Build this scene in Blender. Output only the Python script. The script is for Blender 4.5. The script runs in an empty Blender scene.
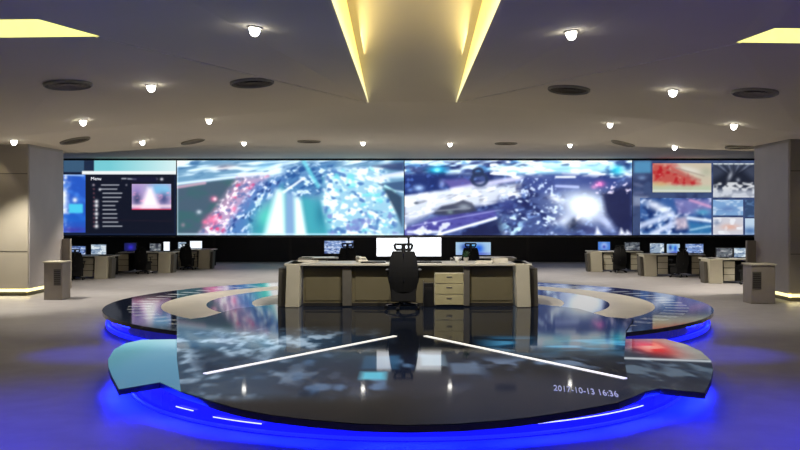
import bpy, bmesh, math, random
import numpy as np
from mathutils import Vector, Matrix
from mathutils.geometry import delaunay_2d_cdt
from mathutils.bvhtree import BVHTree
random.seed(7)
rng = np.random.default_rng(11)
sc = bpy.context.scene
COL = sc.collection
sc.view_settings.view_transform = 'Standard'
sc.view_settings.look = 'None'
sc.view_settings.exposure = 0
sc.cycles.max_bounces = 6
sc.cycles.use_denoising = True
sc.cycles.sample_clamp_indirect = 4

F, HX, HY, CZ = 900.0, 408.0, 214.0, 1.95      # focal length in px, horizon point, eye height
PZ = 0.30                                     # stage height
def gx(px, d): return (px - HX) * d / F
def gz(py, d): return CZ - (py - HY) * d / F
def gd(py, z=0.0): return F * (CZ - z) / (py - HY)

# ------------------------------------------------------------------ materials
def srgb(c):
    return tuple(((v / 255) / 12.92 if v / 255 <= 0.04045 else ((v / 255 + 0.055) / 1.055) ** 2.4) for v in c)
def mat(name, rgb, rough=0.5, metal=0.0, var=0.08, scale=6.0, emit=None, es=0.0, ior=1.45, bump=0.0, rgb2=None, spec=None):
    m = bpy.data.materials.new(name); m.use_nodes = True
    nt = m.node_tree; b = nt.nodes['Principled BSDF']
    c = srgb(rgb)
    b.inputs['Roughness'].default_value = rough
    b.inputs['Metallic'].default_value = metal
    b.inputs['IOR'].default_value = ior
    if spec is not None: b.inputs['Specular IOR Level'].default_value = spec
    tc = nt.nodes.new('ShaderNodeTexCoord')
    n = nt.nodes.new('ShaderNodeTexNoise'); n.inputs['Scale'].default_value = scale; n.inputs['Detail'].default_value = 4
    nt.links.new(tc.outputs['Object'], n.inputs['Vector'])
    r = nt.nodes.new('ShaderNodeValToRGB')
    c2 = srgb(rgb2) if rgb2 else None
    r.color_ramp.elements[0].position = 0.35; r.color_ramp.elements[1].position = 0.65
    r.color_ramp.elements[0].color = tuple(v * (1 - var) for v in c) + (1,)
    r.color_ramp.elements[1].color = (c2 if c2 else tuple(min(1, v * (1 + var)) for v in c)) + (1,)
    nt.links.new(n.outputs['Fac'], r.inputs['Fac']); nt.links.new(r.outputs['Color'], b.inputs['Base Color'])
    if emit:
        b.inputs['Emission Color'].default_value = tuple(emit) + (1,)
        b.inputs['Emission Strength'].default_value = es
    if bump:
        bp = nt.nodes.new('ShaderNodeBump'); bp.inputs['Strength'].default_value = bump
        nt.links.new(n.outputs['Fac'], bp.inputs['Height']); nt.links.new(bp.outputs['Normal'], b.inputs['Normal'])
    return m
def attr_mat(name, es, rough=0.3, base=(0.01, 0.01, 0.012)):
    m = bpy.data.materials.new(name); m.use_nodes = True
    nt = m.node_tree; b = nt.nodes['Principled BSDF']
    a = nt.nodes.new('ShaderNodeAttribute'); a.attribute_name = 'pic'
    nt.links.new(a.outputs['Color'], b.inputs['Emission Color'])
    b.inputs['Emission Strength'].default_value = es
    b.inputs['Base Color'].default_value = base + (1,)
    b.inputs['Roughness'].default_value = rough
    return m

M = {}
M['ceiling'] = mat('ceiling_plaster', (226, 217, 196), 0.8, var=0.02, scale=0.4)
M['floor'] = mat('grey_carpet', (138, 134, 135), 0.5, var=0.06, scale=3.0, bump=0.02)
M['wall'] = mat('wall_paint', (120, 116, 110), 0.7, var=0.04)
M['black_wall'] = mat('black_wall_panel', (14, 15, 22), 0.5, var=0.3, scale=1.0)
M['beige'] = mat('beige_laminate', (186, 180, 160), 0.45, var=0.04, scale=4)
M['beige_dark'] = mat('dark_beige_panel', (98, 91, 68), 0.5, var=0.05, scale=3)  # darker olive beige for the console fronts
M['cap'] = mat('grey_brown_end_cap', (88, 84, 76), 0.5, var=0.06)
M['worktop'] = mat('pale_worktop', (190, 186, 172), 0.3, var=0.03)
M['edge'] = mat('dark_edge_strip', (30, 28, 26), 0.5)
M['black'] = mat('black_plastic', (14, 14, 16), 0.45, var=0.2)
M['fabric'] = mat('black_mesh_fabric', (7, 7, 9), 0.85, var=0.3, scale=60)
M['chrome'] = mat('chrome', (200, 200, 205), 0.2, 1.0)
M['grey_metal'] = mat('grey_metal', (120, 120, 122), 0.35, 0.7)
M['stone'] = mat('beige_stone_ring', (236, 228, 214), 0.35, var=0.04, scale=2)
M['column'] = mat('column_cladding', (160, 153, 138), 0.28, var=0.04, scale=1.2)
M['column_side'] = mat('column_side_gloss', (172, 166, 164), 0.4, var=0.05, scale=1.2)
M['cabinet'] = mat('beige_cabinet_panel', (136, 128, 116), 0.45, var=0.04)
M['black_gloss'] = mat('black_gloss_glass', (6, 7, 10), 0.05, var=0.3, scale=0.8, ior=1.75)
M['white'] = mat('white_plastic', (220, 220, 215), 0.4)
M['paper'] = mat('paper', (214, 208, 194), 0.7)
M['green'] = mat('leaf_green', (30, 66, 40), 0.5, var=0.3, scale=30)
M['terracotta'] = mat('white_ceramic', (180, 176, 170), 0.4)
M['lamp'] = mat('lamp_lens', (255, 255, 250), 0.4, emit=(1, 0.96, 0.88), es=14)
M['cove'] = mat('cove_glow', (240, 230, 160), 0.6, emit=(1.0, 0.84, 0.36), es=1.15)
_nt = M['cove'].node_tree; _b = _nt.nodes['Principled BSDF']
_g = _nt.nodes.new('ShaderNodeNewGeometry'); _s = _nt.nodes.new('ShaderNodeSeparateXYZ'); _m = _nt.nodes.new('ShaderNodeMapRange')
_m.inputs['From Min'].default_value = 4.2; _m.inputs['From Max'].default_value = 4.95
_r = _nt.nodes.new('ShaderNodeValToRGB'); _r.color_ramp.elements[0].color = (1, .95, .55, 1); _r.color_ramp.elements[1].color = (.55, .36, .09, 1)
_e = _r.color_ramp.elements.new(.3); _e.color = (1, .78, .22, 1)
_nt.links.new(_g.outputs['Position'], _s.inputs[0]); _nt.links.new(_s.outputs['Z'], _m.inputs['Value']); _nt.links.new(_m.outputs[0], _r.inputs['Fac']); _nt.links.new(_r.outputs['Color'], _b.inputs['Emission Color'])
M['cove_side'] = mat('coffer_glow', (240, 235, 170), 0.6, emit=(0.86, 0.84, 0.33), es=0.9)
M['base_led'] = mat('base_led_strip', (255, 240, 150), 0.4, emit=(1, 0.9, 0.45), es=1.6)
M['strip'] = mat('white_led_strip', (255, 255, 245), 0.4, emit=(1, 0.97, 0.9), es=0.95)
M['blue_led'] = mat('blue_led_tube', (40, 50, 255), 0.4, emit=(0.012, 0.018, 1.0), es=1.1)
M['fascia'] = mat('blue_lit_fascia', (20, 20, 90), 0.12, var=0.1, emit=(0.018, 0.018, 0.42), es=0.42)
M['vent'] = mat('dark_vent', (92, 86, 72), 0.7)
M['vent_pale'] = mat('pale_vent', (140, 134, 124), 0.7)
M['vent_rim'] = mat('vent_rim', (150, 146, 128), 0.5)
M['white_screen'] = mat('white_lit_screen', (240, 245, 255), 0.4, emit=(0.82, 0.9, 1.0), es=1.15)
M['text'] = mat('pale_reflected_lettering', (170, 175, 200), 0.4, emit=(0.30, 0.32, 0.42), es=0.8)
M['ui_text'] = mat('white_lettering', (240, 240, 250), 0.4, emit=(0.9, 0.92, 1.0), es=1.0)

# ------------------------------------------------------------------ mesh builder
class MB:
    def __init__(s): s.v = []; s.f = []
    def add(s, vs, fs):
        o = len(s.v); s.v += [tuple(v) for v in vs]; s.f += [tuple(i + o for i in f) for f in fs]; return s
    def box(s, x0, x1, y0, y1, z0, z1):
        return s.hexa([(x0, y0, z0), (x1, y0, z0), (x1, y1, z0), (x0, y1, z0), (x0, y0, z1), (x1, y0, z1), (x1, y1, z1), (x0, y1, z1)])
    def hexa(s, v):
        return s.add(v, [(0, 3, 2, 1), (4, 5, 6, 7), (0, 1, 5, 4), (1, 2, 6, 5), (2, 3, 7, 6), (3, 0, 4, 7)])
    def prism(s, pts, z0, z1):
        n = len(pts)
        vs = [(x, y, z0) for x, y in pts] + [(x, y, z1) for x, y in pts]
        return s.add(vs, [tuple(range(n))[::-1], tuple(range(n, 2 * n))] + [(i, (i + 1) % n, n + (i + 1) % n, n + i) for i in range(n)])
    def tube(s, p0, p1, r0, r1=None, n=10):
        r1 = r0 if r1 is None else r1
        a = Vector(p0); b = Vector(p1); d = (b - a).normalized()
        u = d.orthogonal().normalized(); w = d.cross(u)
        vs = []
        for p, r in ((a, r0), (b, r1)):
            for k in range(n):
                t = 2 * math.pi * k / n
                vs.append(p + (u * math.cos(t) + w * math.sin(t)) * r)
        return s.add(vs, [(k, (k + 1) % n, n + (k + 1) % n, n + k) for k in range(n)] + [tuple(range(n))[::-1], tuple(range(n, 2 * n))])
    def lathe(s, c, prof, n=16):
        vs = []; m = len(prof)
        for r, z in prof:
            for k in range(n):
                t = 2 * math.pi * k / n
                vs.append((c[0] + r * math.cos(t), c[1] + r * math.sin(t), c[2] + z))
        fs = [(i * n + k, i * n + (k + 1) % n, (i + 1) * n + (k + 1) % n, (i + 1) * n + k) for i in range(m - 1) for k in range(n)]
        fs += [tuple(range(n))[::-1], tuple(range((m - 1) * n, m * n))]
        return s.add(vs, fs)
    def sheet(s, pts, closed=False):
        # pts: list of (p_low, p_high)
        vs = [p for pr in pts for p in pr]; n = len(pts)
        r = range(n if closed else n - 1)
        return s.add(vs, [(2 * i, 2 * ((i + 1) % n), 2 * ((i + 1) % n) + 1, 2 * i + 1) for i in r])
    def build(s, name, m, parent=None, loc=None, bevel=0.0, smooth=False, fix=True):
        me = bpy.data.meshes.new(name); me.from_pydata(s.v, [], s.f); me.materials.append(m)
        if fix:
            bm = bmesh.new(); bm.from_mesh(me); bmesh.ops.recalc_face_normals(bm, faces=bm.faces); bm.to_mesh(me); bm.free()
        if smooth:
            for p in me.polygons: p.use_smooth = True
        o = bpy.data.objects.new(name, me); COL.objects.link(o)
        if parent is not None: o.parent = parent
        if loc: o.location = loc
        if bevel:
            b = o.modifiers.new('bevel', 'BEVEL'); b.width = bevel; b.segments = 2; b.limit_method = 'ANGLE'
        return o
def tag(o, label=None, cat=None, group=None, kind=None):
    if label: o['label'] = label
    if cat: o['category'] = cat
    if group: o['group'] = group
    if kind: o['kind'] = kind
    return o
def thing(name, label, cat, loc=(0, 0, 0), rz=0.0, group=None):
    o = bpy.data.objects.new(name, None); COL.objects.link(o); o.empty_display_size = 0.2
    o.location = loc; o.rotation_euler = (0, 0, rz)
    return tag(o, label, cat, group)
def struct(name, mb, m, **k):
    return tag(mb.build(name, m, **k), kind='structure')
def copy_tree(o, parent=None):
    c = o.copy(); COL.objects.link(c); c.parent = parent
    for ch in [x for x in bpy.data.objects if x.parent == o]:
        copy_tree(ch, c)
    return c
def light(name, typ, loc, energy, color, size=0.2, rot=(0, 0, 0), spot=None, sy=None, parent=None):
    l = bpy.data.lights.new(name, typ); l.energy = energy; l.color = color
    if typ == 'AREA':
        l.size = size
        if sy: l.shape = 'RECTANGLE'; l.size_y = sy
    elif typ == 'SPOT':
        l.spot_size = spot; l.spot_blend = 0.6; l.shadow_soft_size = size
    else: l.shadow_soft_size = size
    o = bpy.data.objects.new(name, l); COL.objects.link(o); o.location = loc; o.rotation_euler = rot
    if parent is not None: o.parent = parent
    return o

# ------------------------------------------------------------------ painting toolkit (numpy -> colour attribute)
def vnoise(xx, yy, sx, sy, seed=0, ang=0.0, octv=1):
    c, s = math.cos(ang), math.sin(ang)
    out = np.zeros_like(xx, dtype=float); tot = 0; amp = 1.0
    for o in range(octv):
        u = (xx * c + yy * s) / sx * (2 ** o) + 1000; v = (-xx * s + yy * c) / sy * (2 ** o) + 1000
        iu = np.floor(u).astype(np.int64); iv = np.floor(v).astype(np.int64)
        fu = u - iu; fv = v - iv; fu = fu * fu * (3 - 2 * fu); fv = fv * fv * (3 - 2 * fv)
        def h(a, b):
            t = np.sin(a * 127.1 + b * 311.7 + (seed + o * 17) * 74.7) * 43758.5453
            return t - np.floor(t)
        out += amp * ((h(iu, iv) * (1 - fu) + h(iu + 1, iv) * fu) * (1 - fv) + (h(iu, iv + 1) * (1 - fu) + h(iu + 1, iv + 1) * fu) * fv)
        tot += amp; amp *= 0.55
    return out / tot
class Pic:
    """colours (sRGB 0..255) painted on a rectangle of the picture plane"""
    def __init__(s, x0, x1, y0, y1, step, base):
        nx = max(2, int(round((x1 - x0) / step)) + 1); ny = max(2, int(round((y1 - y0) / step)) + 1)
        s.x0, s.x1, s.y0, s.y1, s.nx, s.ny = x0, x1, y0, y1, nx, ny
        s.X, s.Y = np.meshgrid(np.linspace(x0, x1, nx), np.linspace(y0, y1, ny))
        s.c = np.ones((ny, nx, 3)) * np.array(base, float)
    def mix(s, a, col):
        a = np.clip(a, 0, 1)[..., None]; s.c = s.c * (1 - a) + np.array(col, float) * a; return s
    def blob(s, cx, cy, rx, ry, col, a=1.0, ang=0.0, p=2.0):
        c, n = math.cos(ang), math.sin(ang); dx = s.X - cx; dy = s.Y - cy
        u = (dx * c + dy * n) / rx; v = (-dx * n + dy * c) / ry
        return s.mix(a * np.exp(-((u * u + v * v) ** (p / 2))), col)
    def line(s, x0, y0, x1, y1, w, col, a=1.0):
        d = np.array([x1 - x0, y1 - y0], float); L = np.hypot(*d); d /= L
        t = np.clip((s.X - x0) * d[0] + (s.Y - y0) * d[1], 0, L)
        r = np.hypot(s.X - x0 - d[0] * t, s.Y - y0 - d[1] * t)
        return s.mix(a * np.clip(1.3 - r / w, 0, 1), col)
    def poly(s, pts, col, a=1.0, soft=1.2):
        ins = np.zeros_like(s.X, bool); n = len(pts); dist = np.full_like(s.X, 1e9)
        for i in range(n):
            xa, ya = pts[i]; xb, yb = pts[(i + 1) % n]
            cond = ((ya > s.Y) != (yb > s.Y)) & (s.X < (xb - xa) * (s.Y - ya) / ((yb - ya) + 1e-9) + xa)
            ins ^= cond
            L2 = (xb - xa) ** 2 + (yb - ya) ** 2 + 1e-9
            t = np.clip(((s.X - xa) * (xb - xa) + (s.Y - ya) * (yb - ya)) / L2, 0, 1)
            dist = np.minimum(dist, np.hypot(s.X - xa - t * (xb - xa), s.Y - ya - t * (yb - ya)))
        sd = np.where(ins, dist, -dist)
        return s.mix(a * np.clip(0.5 + sd / soft, 0, 1), col)
    def mask(s, pts, soft=5.0):
        keep = s.c; s.c = np.zeros_like(keep); s.poly(pts, (1, 1, 1), 1, soft); m = s.c[..., 0]; s.c = keep; return m
    def specks(s, m, sx, sy, col, thr=0.6, gain=6, a=1.0, seed=0, ang=0.0, octv=2):
        n = vnoise(s.X, s.Y, sx, sy, seed, ang, octv)
        return s.mix(a * m * np.clip((n - thr) * gain, 0, 1), col)
    def blur(s, r):
        k = int(r * 2) + 1; x = np.arange(-k, k + 1); g = np.exp(-x * x / (2 * r * r)); g /= g.sum()
        P = np.pad(s.c, ((k, k), (k, k), (0, 0)), 'edge')
        P = sum(g[i] * P[i:i + s.ny + 0, :, :] for i in range(2 * k + 1))
        s.c = sum(g[i] * P[:, i:i + s.nx, :] for i in range(2 * k + 1)); return s
    def tone(s, gain, lift=0.0): s.c = s.c * gain + lift; return s
    def mesh(s, name, m, to3d, parent=None):
        c = np.clip(s.c / 255, 0, 1); lin = np.where(c <= 0.04045, c / 12.92, ((c + 0.055) / 1.055) ** 2.4)
        ny, nx = s.ny, s.nx
        P = np.array(to3d(s.X, s.Y)); P = np.moveaxis(P, 0, -1).reshape(-1, 3)
        idx = np.arange(nx * ny).reshape(ny, nx)
        q = np.stack([idx[1:, :-1], idx[1:, 1:], idx[:-1, 1:], idx[:-1, :-1]], -1).reshape(-1, 4)
        me = bpy.data.meshes.new(name)
        me.vertices.add(len(P)); me.vertices.foreach_set('co', P.ravel().astype(np.float32))
        me.loops.add(q.size); me.loops.foreach_set('vertex_index', q.ravel().astype(np.int32))
        me.polygons.add(len(q)); me.polygons.foreach_set('loop_start', (np.arange(len(q)) * 4).astype(np.int32))
        me.update(calc_edges=True)
        at = me.color_attributes.new('pic', 'FLOAT_COLOR', 'POINT')
        at.data.foreach_set('color', np.concatenate([lin.reshape(-1, 3), np.ones((len(P), 1))], 1).ravel().astype(np.float32))
        me.materials.append(m)
        o = bpy.data.objects.new(name, me); COL.objects.link(o)
        if parent is not None: o.parent = parent
        return o

# ================================================================== camera
cam = bpy.data.cameras.new('camera'); cam.sensor_width = 36; cam.lens = 36 * F / 800
cam.shift_x = (400 - HX) / 800; cam.shift_y = -(225 - HY) / 800
cam.clip_end = 200
co = bpy.data.objects.new('camera', cam); COL.objects.link(co)
co.location = (0, 0, CZ); co.rotation_euler = (math.pi / 2, 0, 0); sc.camera = co

# ================================================================== room shell
WY = 36.6
struct('floor', MB().box(-17, 17, -3, WY + .4, -0.2, 0.0), M['floor'])
struct('wall_back', MB().box(-17, 17, WY, WY + 0.3, 0.0, 4.6), M['black_wall'])
struct('wall_left', MB().box(-17.3, -17, -3, WY + .3, 0, 4.6), M['wall'])
struct('wall_right', MB().box(17, 17.3, -3, WY + .3, 0, 4.6), M['wall'])
# vertical seams of the dark panelling below the video wall
sb = MB()
for px in (214, 290, 528, 668): sb.box(gx(px, WY) - .05, gx(px, WY) + .05, WY - .02, WY, 0.02, 1.02)
struct('trim_1', sb, mat('dark_wall_seam', (34, 32, 34), 0.5))

# ceiling: one folded plaster surface with a centre trough and two side coffers cut in
CH = 4.2
cv = [(-17, WY + .2, 4.2), (17, WY + .2, 4.2), (17, -2, 3.8), (-17, -2, 3.8),
      (-0.80, 18.1, CH), (0.97, 18.1, CH), (0.97, -2, CH), (-0.80, -2, CH),
      (-3.9, 11.4, CH), (-4.27, 10.4, CH), (-10, 10.4, 4.15), (-10, 11.5, 4.15),
      (4.3, 11.8, CH), (4.44, 10.9, CH), (10, 10.9, 4.15), (10, 11.9, 4.15),
      (-8.6, 19.5, 3.62), (-8.6, 24.5, 3.62), (-17, 19, 3.5), (-17, 25, 3.5),
      (8.1, 18.5, 3.62), (8.1, 23.5, 3.62), (17, 18, 3.5), (17, 24, 3.5),
      (-6.5, 21.5, 4.1), (6.2, 20.5, 4.1), (-6, 29, 4.2), (6, 29, 4.2), (-3.2, 6.5, 4.42), (3.4, 6.5, 4.42),
      (-14, 31, 4.15), (14, 31, 4.15)]
ce = [(0, 1), (1, 23), (23, 22), (22, 2), (2, 6), (6, 5), (5, 4), (4, 7), (7, 3), (3, 18), (18, 19), (19, 0),
      (8, 9), (9, 10), (10, 11), (11, 8), (12, 13), (13, 14), (14, 15), (15, 12), (4, 8), (5, 12), (9, 28), (13, 29),
      (16, 17), (20, 21), (18, 16), (19, 17), (22, 20), (23, 21), (28, 7), (29, 6), (24, 26), (25, 27)]
res = delaunay_2d_cdt([Vector(v[:2]) for v in cv], ce, [], 0, 1e-5)
zs = []
for i, v in enumerate(res[0]):
    src = res[3][i]; zs.append(cv[src[0]][2] if src else 4.1)
def inpoly(p, pl):
    r = False
    for i in range(len(pl)):
        (xa, ya), (xb, yb) = pl[i], pl[(i + 1) % len(pl)]
        if (ya > p[1]) != (yb > p[1]) and p[0] < (xb - xa) * (p[1] - ya) / (yb - ya) + xa: r = not r
    return r
holes = [[cv[i][:2] for i in h] for h in ((4, 5, 6, 7), (8, 9, 10, 11), (12, 13, 14, 15))]
cf = []
for f in res[2]:
    cx = sum(res[0][i].x for i in f) / len(f); cy = sum(res[0][i].y for i in f) / len(f)
    if not any(inpoly((cx, cy), h) for h in holes): cf.append(tuple(f))
cverts = [(v.x, v.y, z) for v, z in zip(res[0], zs)]
cm = MB().add(cverts, cf)
# trough roof (slopes down to the far end)
def tz(y): return CH + (18.1 - y) * 0.082
cm.add([(-0.80, 18.1, CH), (0.97, 18.1, CH), (0.97, -2, tz(-2)), (-0.80, -2, tz(-2))], [(0, 1, 2, 3)])
for h, z in ((1, 4.5), (2, 4.5)):
    cm.add([(x, y, z) for x, y in holes[h]], [(0, 1, 2, 3)])
ceil = struct('ceiling', cm, M['ceiling'], fix=False)
bvh = BVHTree.FromPolygons([Vector(v) for v in cverts], cf)
def on_ceiling(px, py):
    o = Vector((0, 0, CZ)); d = Vector(((px - HX) / F, 1, -(py - HY) / F)).normalized()
    loc, nor, _, _ = bvh.ray_cast(o, d)
    if nor.z > 0: nor = -nor
    return loc, nor
# glowing cove faces
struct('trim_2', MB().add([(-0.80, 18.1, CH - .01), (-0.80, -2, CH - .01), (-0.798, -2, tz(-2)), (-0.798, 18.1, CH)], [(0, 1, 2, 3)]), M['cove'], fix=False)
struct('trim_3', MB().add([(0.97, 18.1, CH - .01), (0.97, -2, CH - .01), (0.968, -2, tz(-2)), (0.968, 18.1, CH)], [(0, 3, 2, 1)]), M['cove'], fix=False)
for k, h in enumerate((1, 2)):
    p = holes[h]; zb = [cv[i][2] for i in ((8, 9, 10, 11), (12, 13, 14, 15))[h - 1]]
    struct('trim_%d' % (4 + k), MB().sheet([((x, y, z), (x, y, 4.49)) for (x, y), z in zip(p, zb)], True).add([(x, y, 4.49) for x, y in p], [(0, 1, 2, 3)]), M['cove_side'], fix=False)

# thin pale bead added as the highlight of the two diagonal folds
bd = MB()
bd.tube((-3.95, 11.4, 4.195), (-.85, 18.1, 4.195), .012, n=6).tube((4.35, 11.8, 4.195), (1.0, 18.1, 4.195), .012, n=6)
struct('trim_6', bd, mat('fold_highlight', (235, 228, 212), .6))
# downlights
DL = [(255, 27, 'large round downlight high beside the left side of the trough', 1.0),
      (571, 31, 'large round downlight high beside the right side of the trough', 1.0),
      (151, 85, 'bright round downlight left of the upper left ceiling vent', 1.0),
      (673, 90, 'bright round downlight right of the upper right ceiling vent', 1.0),
      (83, 120, 'small round downlight between the two vents at far left', 1.0),
      (209, 119, 'small round downlight in the left ceiling below the round vent', 1.0),
      (610, 123, 'small round downlight in the right ceiling below the round vent', 1.0),
      (734, 124, 'small round downlight near the right column', 1.0),
      (14, 140, 'downlight directly in front of the left column top', .8),
      (142, 141, 'tiny far downlight above the left list window of the video wall', .8),
      (244, 142, 'tiny far downlight above the left street feed', .8),
      (363, 142, 'tiny far downlight above the video wall, just left of centre', .8),
      (450, 143, 'tiny far downlight above the video wall, just right of centre', .8),
      (570, 144, 'tiny far downlight above the right street feed', .8),
      (675, 146, 'tiny far downlight above the red picture on the wall', .8),
      (797, 148, 'downlight directly in front of the right column top', .8)]
for px, py, lb, s in DL:
    p, n = on_ceiling(px, py)
    t = thing('downlight', lb, 'ceiling light', p, 0, 'recessed round downlights in the ceiling')
    t.rotation_euler = n.to_track_quat('-Z', 'Y').to_euler()
    r = 0.075 if py < 100 else .07
    MB().lathe((0, 0, 0), [(r * 1.25, 0.0), (r * 1.3, -.012), (r * 1.05, -.02), (r, 0.0)], 20).build('trim_ring', M['vent_rim'], t)
    MB().lathe((0, 0, 0), [(r * .95, -.004), (r * .93, -.04), (r * .75, -.085), (r * .45, -.11), (.002, -.12)], 20).build('lens', M['lamp'], t)
    light('downlight_lamp', 'SPOT', (p.x, p.y, p.z - .22), (45 if py < 60 else 90) if py < 100 else (300 if py < 130 else 760), (1, 0.93, 0.8), 0.06, (0, 0, 0), math.radians(100))
# round air vents
VT = [(252, 82, 'large round ceiling vent on the left, nearest one'), (569, 89, 'large round ceiling vent on the right, nearest one'),
      (68, 84, 'round ceiling vent at far left below the lit coffer'), (755, 92, 'round ceiling vent at far right below the lit coffer'),
      (75, 140, 'far ceiling vent above the blue window at the left'), (193, 141, 'faint far ceiling vent left of the centre vents'),
      (309, 141, 'far ceiling vent above the left street feed'), (506, 143, 'far ceiling vent above the right street feed'),
      (623, 143, 'faint far ceiling vent right of the centre vents'), (740, 147, 'far ceiling vent above the right mosaic of feeds')]
for px, py, lb in VT:
    p, n = on_ceiling(px, py)
    t = thing('ceiling_vent', lb, 'air vent', p, 0, 'round air diffusers in the ceiling')
    t.rotation_euler = n.to_track_quat('-Z', 'Y').to_euler()
    r = 0.37 if py < 100 else 0.36
    MB().lathe((0, 0, 0), [(r, 0), (r, -.03), (r * .93, -.045), (r * .9, -.02), (r * .9, 0)], 28).build('rim', M['vent_rim'], t)
    lv = MB().lathe((0, 0, 0), [(r * .86, -.004), (r * .86, -.012), (r * .8, -.012)], 28)
    for q in (.68, .5, .32): lv.lathe((0, 0, 0), [(r * q, -.01), (r * (q + .08), -.03), (r * (q + .06), -.03), (r * (q - .02), -.01)], 24)
    lv.build('louvre', M['vent_pale'] if ('faint' in lb or 'coffer' in lb) else M['vent'], t)

# ================================================================== columns
def column(side, label):
    s = side
    xi, y0, y1 = (-9.04, 21.4, 23.6) if s < 0 else (8.49, 20.0, 22.05)
    t = thing('column', label, 'column', (xi, y0, 0))
    w = 3.2 * s; dp = y1 - y0
    a, b = sorted((0, w))
    MB().box(a, b, 0, dp, 0.17, 3.72).build('cladding', M['column'], t, bevel=.02)
    MB().box(*sorted((-.012 * s, .03 * s)), .06, dp - .02, 0.17, 3.55).build('side_panel', M['column_side'], t)
    MB().box(*sorted((.06 * s, w)), .08, dp, 0.0, 0.17).build('plinth', M['cap'], t)
    g = MB().box(*sorted((-.02 * s, w)), -.02, .03, 0.10, 0.165).box(*sorted((-.02 * s, .03 * s)), -.02, dp * .6, 0.10, 0.165)
    g.build('light_strip', M['base_led'], t)
    j = MB()
    for z in (1.05, 2.9): j.box(a + .01, b - .01, -.006, .004, z, z + .018)
    j.build('panel_joint', M['cap'], t)
    # slim return panel on the rear corner
    MB().box(*sorted((-.22 * s, 0)), dp - .12, dp, 0, 1.3).build('return_panel', M['cabinet'], t)
    light('column_base_glow', 'AREA', (xi + w * .35, y0 - .1, .13), 14, (1, .85, .45), 2.4, (math.radians(-70), 0, 0), sy=.05).data.energy = 5
    light('column_wash', 'SPOT', (xi + .7 * s, y0 - .45, 3.55), 14, (1, .85, .6), .05, (math.radians(20), 0, 0), math.radians(60))
column(-1, 'beige clad square column at the left edge with glowing base strip')
column(1, 'beige clad square column at the right edge with glowing base strip')
def hydrant(s, label):
    x = gx(53, 20.4) if s < 0 else gx(758, 19.8)
    y = 20.4 if s < 0 else 19.5
    t = thing('equipment_cabinet', label, 'cabinet', (x, y, 0), 0, 'low cabinets beside the columns')
    w = .21 if s < 0 else .26
    MB().box(-w, w, 0, .5, .0, .84).build('body', M['cabinet'], t, bevel=.012)
    MB().box(-w - .02, w + .02, -.02, .52, .84, .87).build('top', M['beige'], t)
    g = MB()
    x0, x1 = (.02, w - .03) if s < 0 else (-w + .02, -.05)
    g.box(x0, x1, -.012, 0, .33, .70)
    gg = g.build('grille', M['cap'], t)
    sl = MB()
    for k in range(7): sl.box(x0 + .01, x1 - .01, -.02, -.012, .36 + k * .047, .375 + k * .047)
    sl.build('slat', M['edge'], gg)
hydrant(-1, 'low beige cabinet with dark grille beside the left column')
hydrant(1, 'low beige cabinet with dark grille beside the right column')

# ================================================================== video wall
X0, X1, Y0, Y1 = 60, 756, 160.5, 235.2
VY = WY - 0.12
vw = thing('video_wall', 'giant wall-wide LED video screen showing street feeds and windows', 'screen', (0, VY, 0))
fr = MB()
xa, xb, za, zb = gx(54, WY), gx(760, WY), gz(236, WY), gz(160, WY)
fr.box(xa, xb, 0.02, .115, za - .03, zb + .06); fr.build('frame', M['black'], vw)
MB().box(xa, xb, -.02, .02, za - .05, za).build('bottom_trim', M['grey_metal'], vw)
MB().box(xa, xb, -.02, .02, zb, zb + .05).build('top_trim', M['edge'], vw)
PIC = attr_mat('led_picture', 1.0)
def to_wall(off):
    def f(X, Y): return ((X - HX) * VY / F, np.full_like(X, off), CZ - (Y - HY) * VY / F)
    return f
ST = 0.62
# --- left: desktop background, blue window, list window, sky bar
p = Pic(60, 176, Y0, Y1, ST, (24, 34, 60))
p.poly([(60, 160), (94, 160), (94, 172), (60, 172)], (60, 92, 122), 1, .8)
p.poly([(84, 160), (94, 160), (94, 171), (84, 171)], (30, 44, 70), 1, .8)
p.poly([(94, 159), (177, 159), (177, 172), (94, 172)], (120, 205, 215), 1, .8)
p.mix(np.clip((p.X - 110) / 66, 0, 1) * (p.Y < 172) * 0.85, (235, 250, 250))
p.poly([(82, 171), (177, 171), (177, 174.4), (82, 174.4)], (245, 250, 250), 1, .8)
p.mesh('desktop_background', PIC, to_wall(0.0), vw)
p = Pic(60, 85.5, 174.6, 232.5, ST, (34, 80, 180))
p.blob(64, 200, 4, 16, (225, 235, 250), .95); p.specks(np.clip((72 - p.X) / 8, 0, 1), 3, 3, (240, 245, 255), .5, 5, .9, 3)
p.specks(np.ones_like(p.X), 7, 5, (60, 120, 215), .5, 4, .8, 5, .5)
p.poly([(69, 204), (83, 204), (83, 213), (69, 213)], (70, 190, 225), 1, 1); p.blob(75, 200, 2.4, 2.4, (240, 245, 250))
p.poly([(60, 214), (86, 214), (86, 222), (60, 222)], (26, 90, 190), .7, 2); p.blob(73, 230, 14, 3, (60, 50, 150), .8)
p.line(60, 174.6, 84, 175.5, .8, (200, 225, 245), .8)
p.blur(1.0).tone(1.08, 4).mesh('blue_window', PIC, to_wall(-.01), vw)
p = Pic(86, 174.5, 174.6, 233.5, .5, (20, 24, 40))
for k in range(11):
    y = 185 + 4.12 * k; w = (16, 14, 19, 18, 15, 12, 13, 14, 14, 15, 19)[k]
    p.line(103 if k > 1 else 101.5, y, 103 + w, y, .62, (205, 208, 215), .95)
    p.blob(94, y, .9, .9, (150, 90, 100), .8)
    if k >= 4: p.blob(96.6, y, 1.9 if k in (4, 5, 7, 10) else 1.2, 1.9 if k in (4, 5, 7, 10) else 1.3, (245, 245, 250), 1)
p.blob(100, 189.5, 1.3, 1.3, (240, 240, 245)); p.blob(93.5, 185, 1.2, 1.2, (150, 150, 160))
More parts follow.
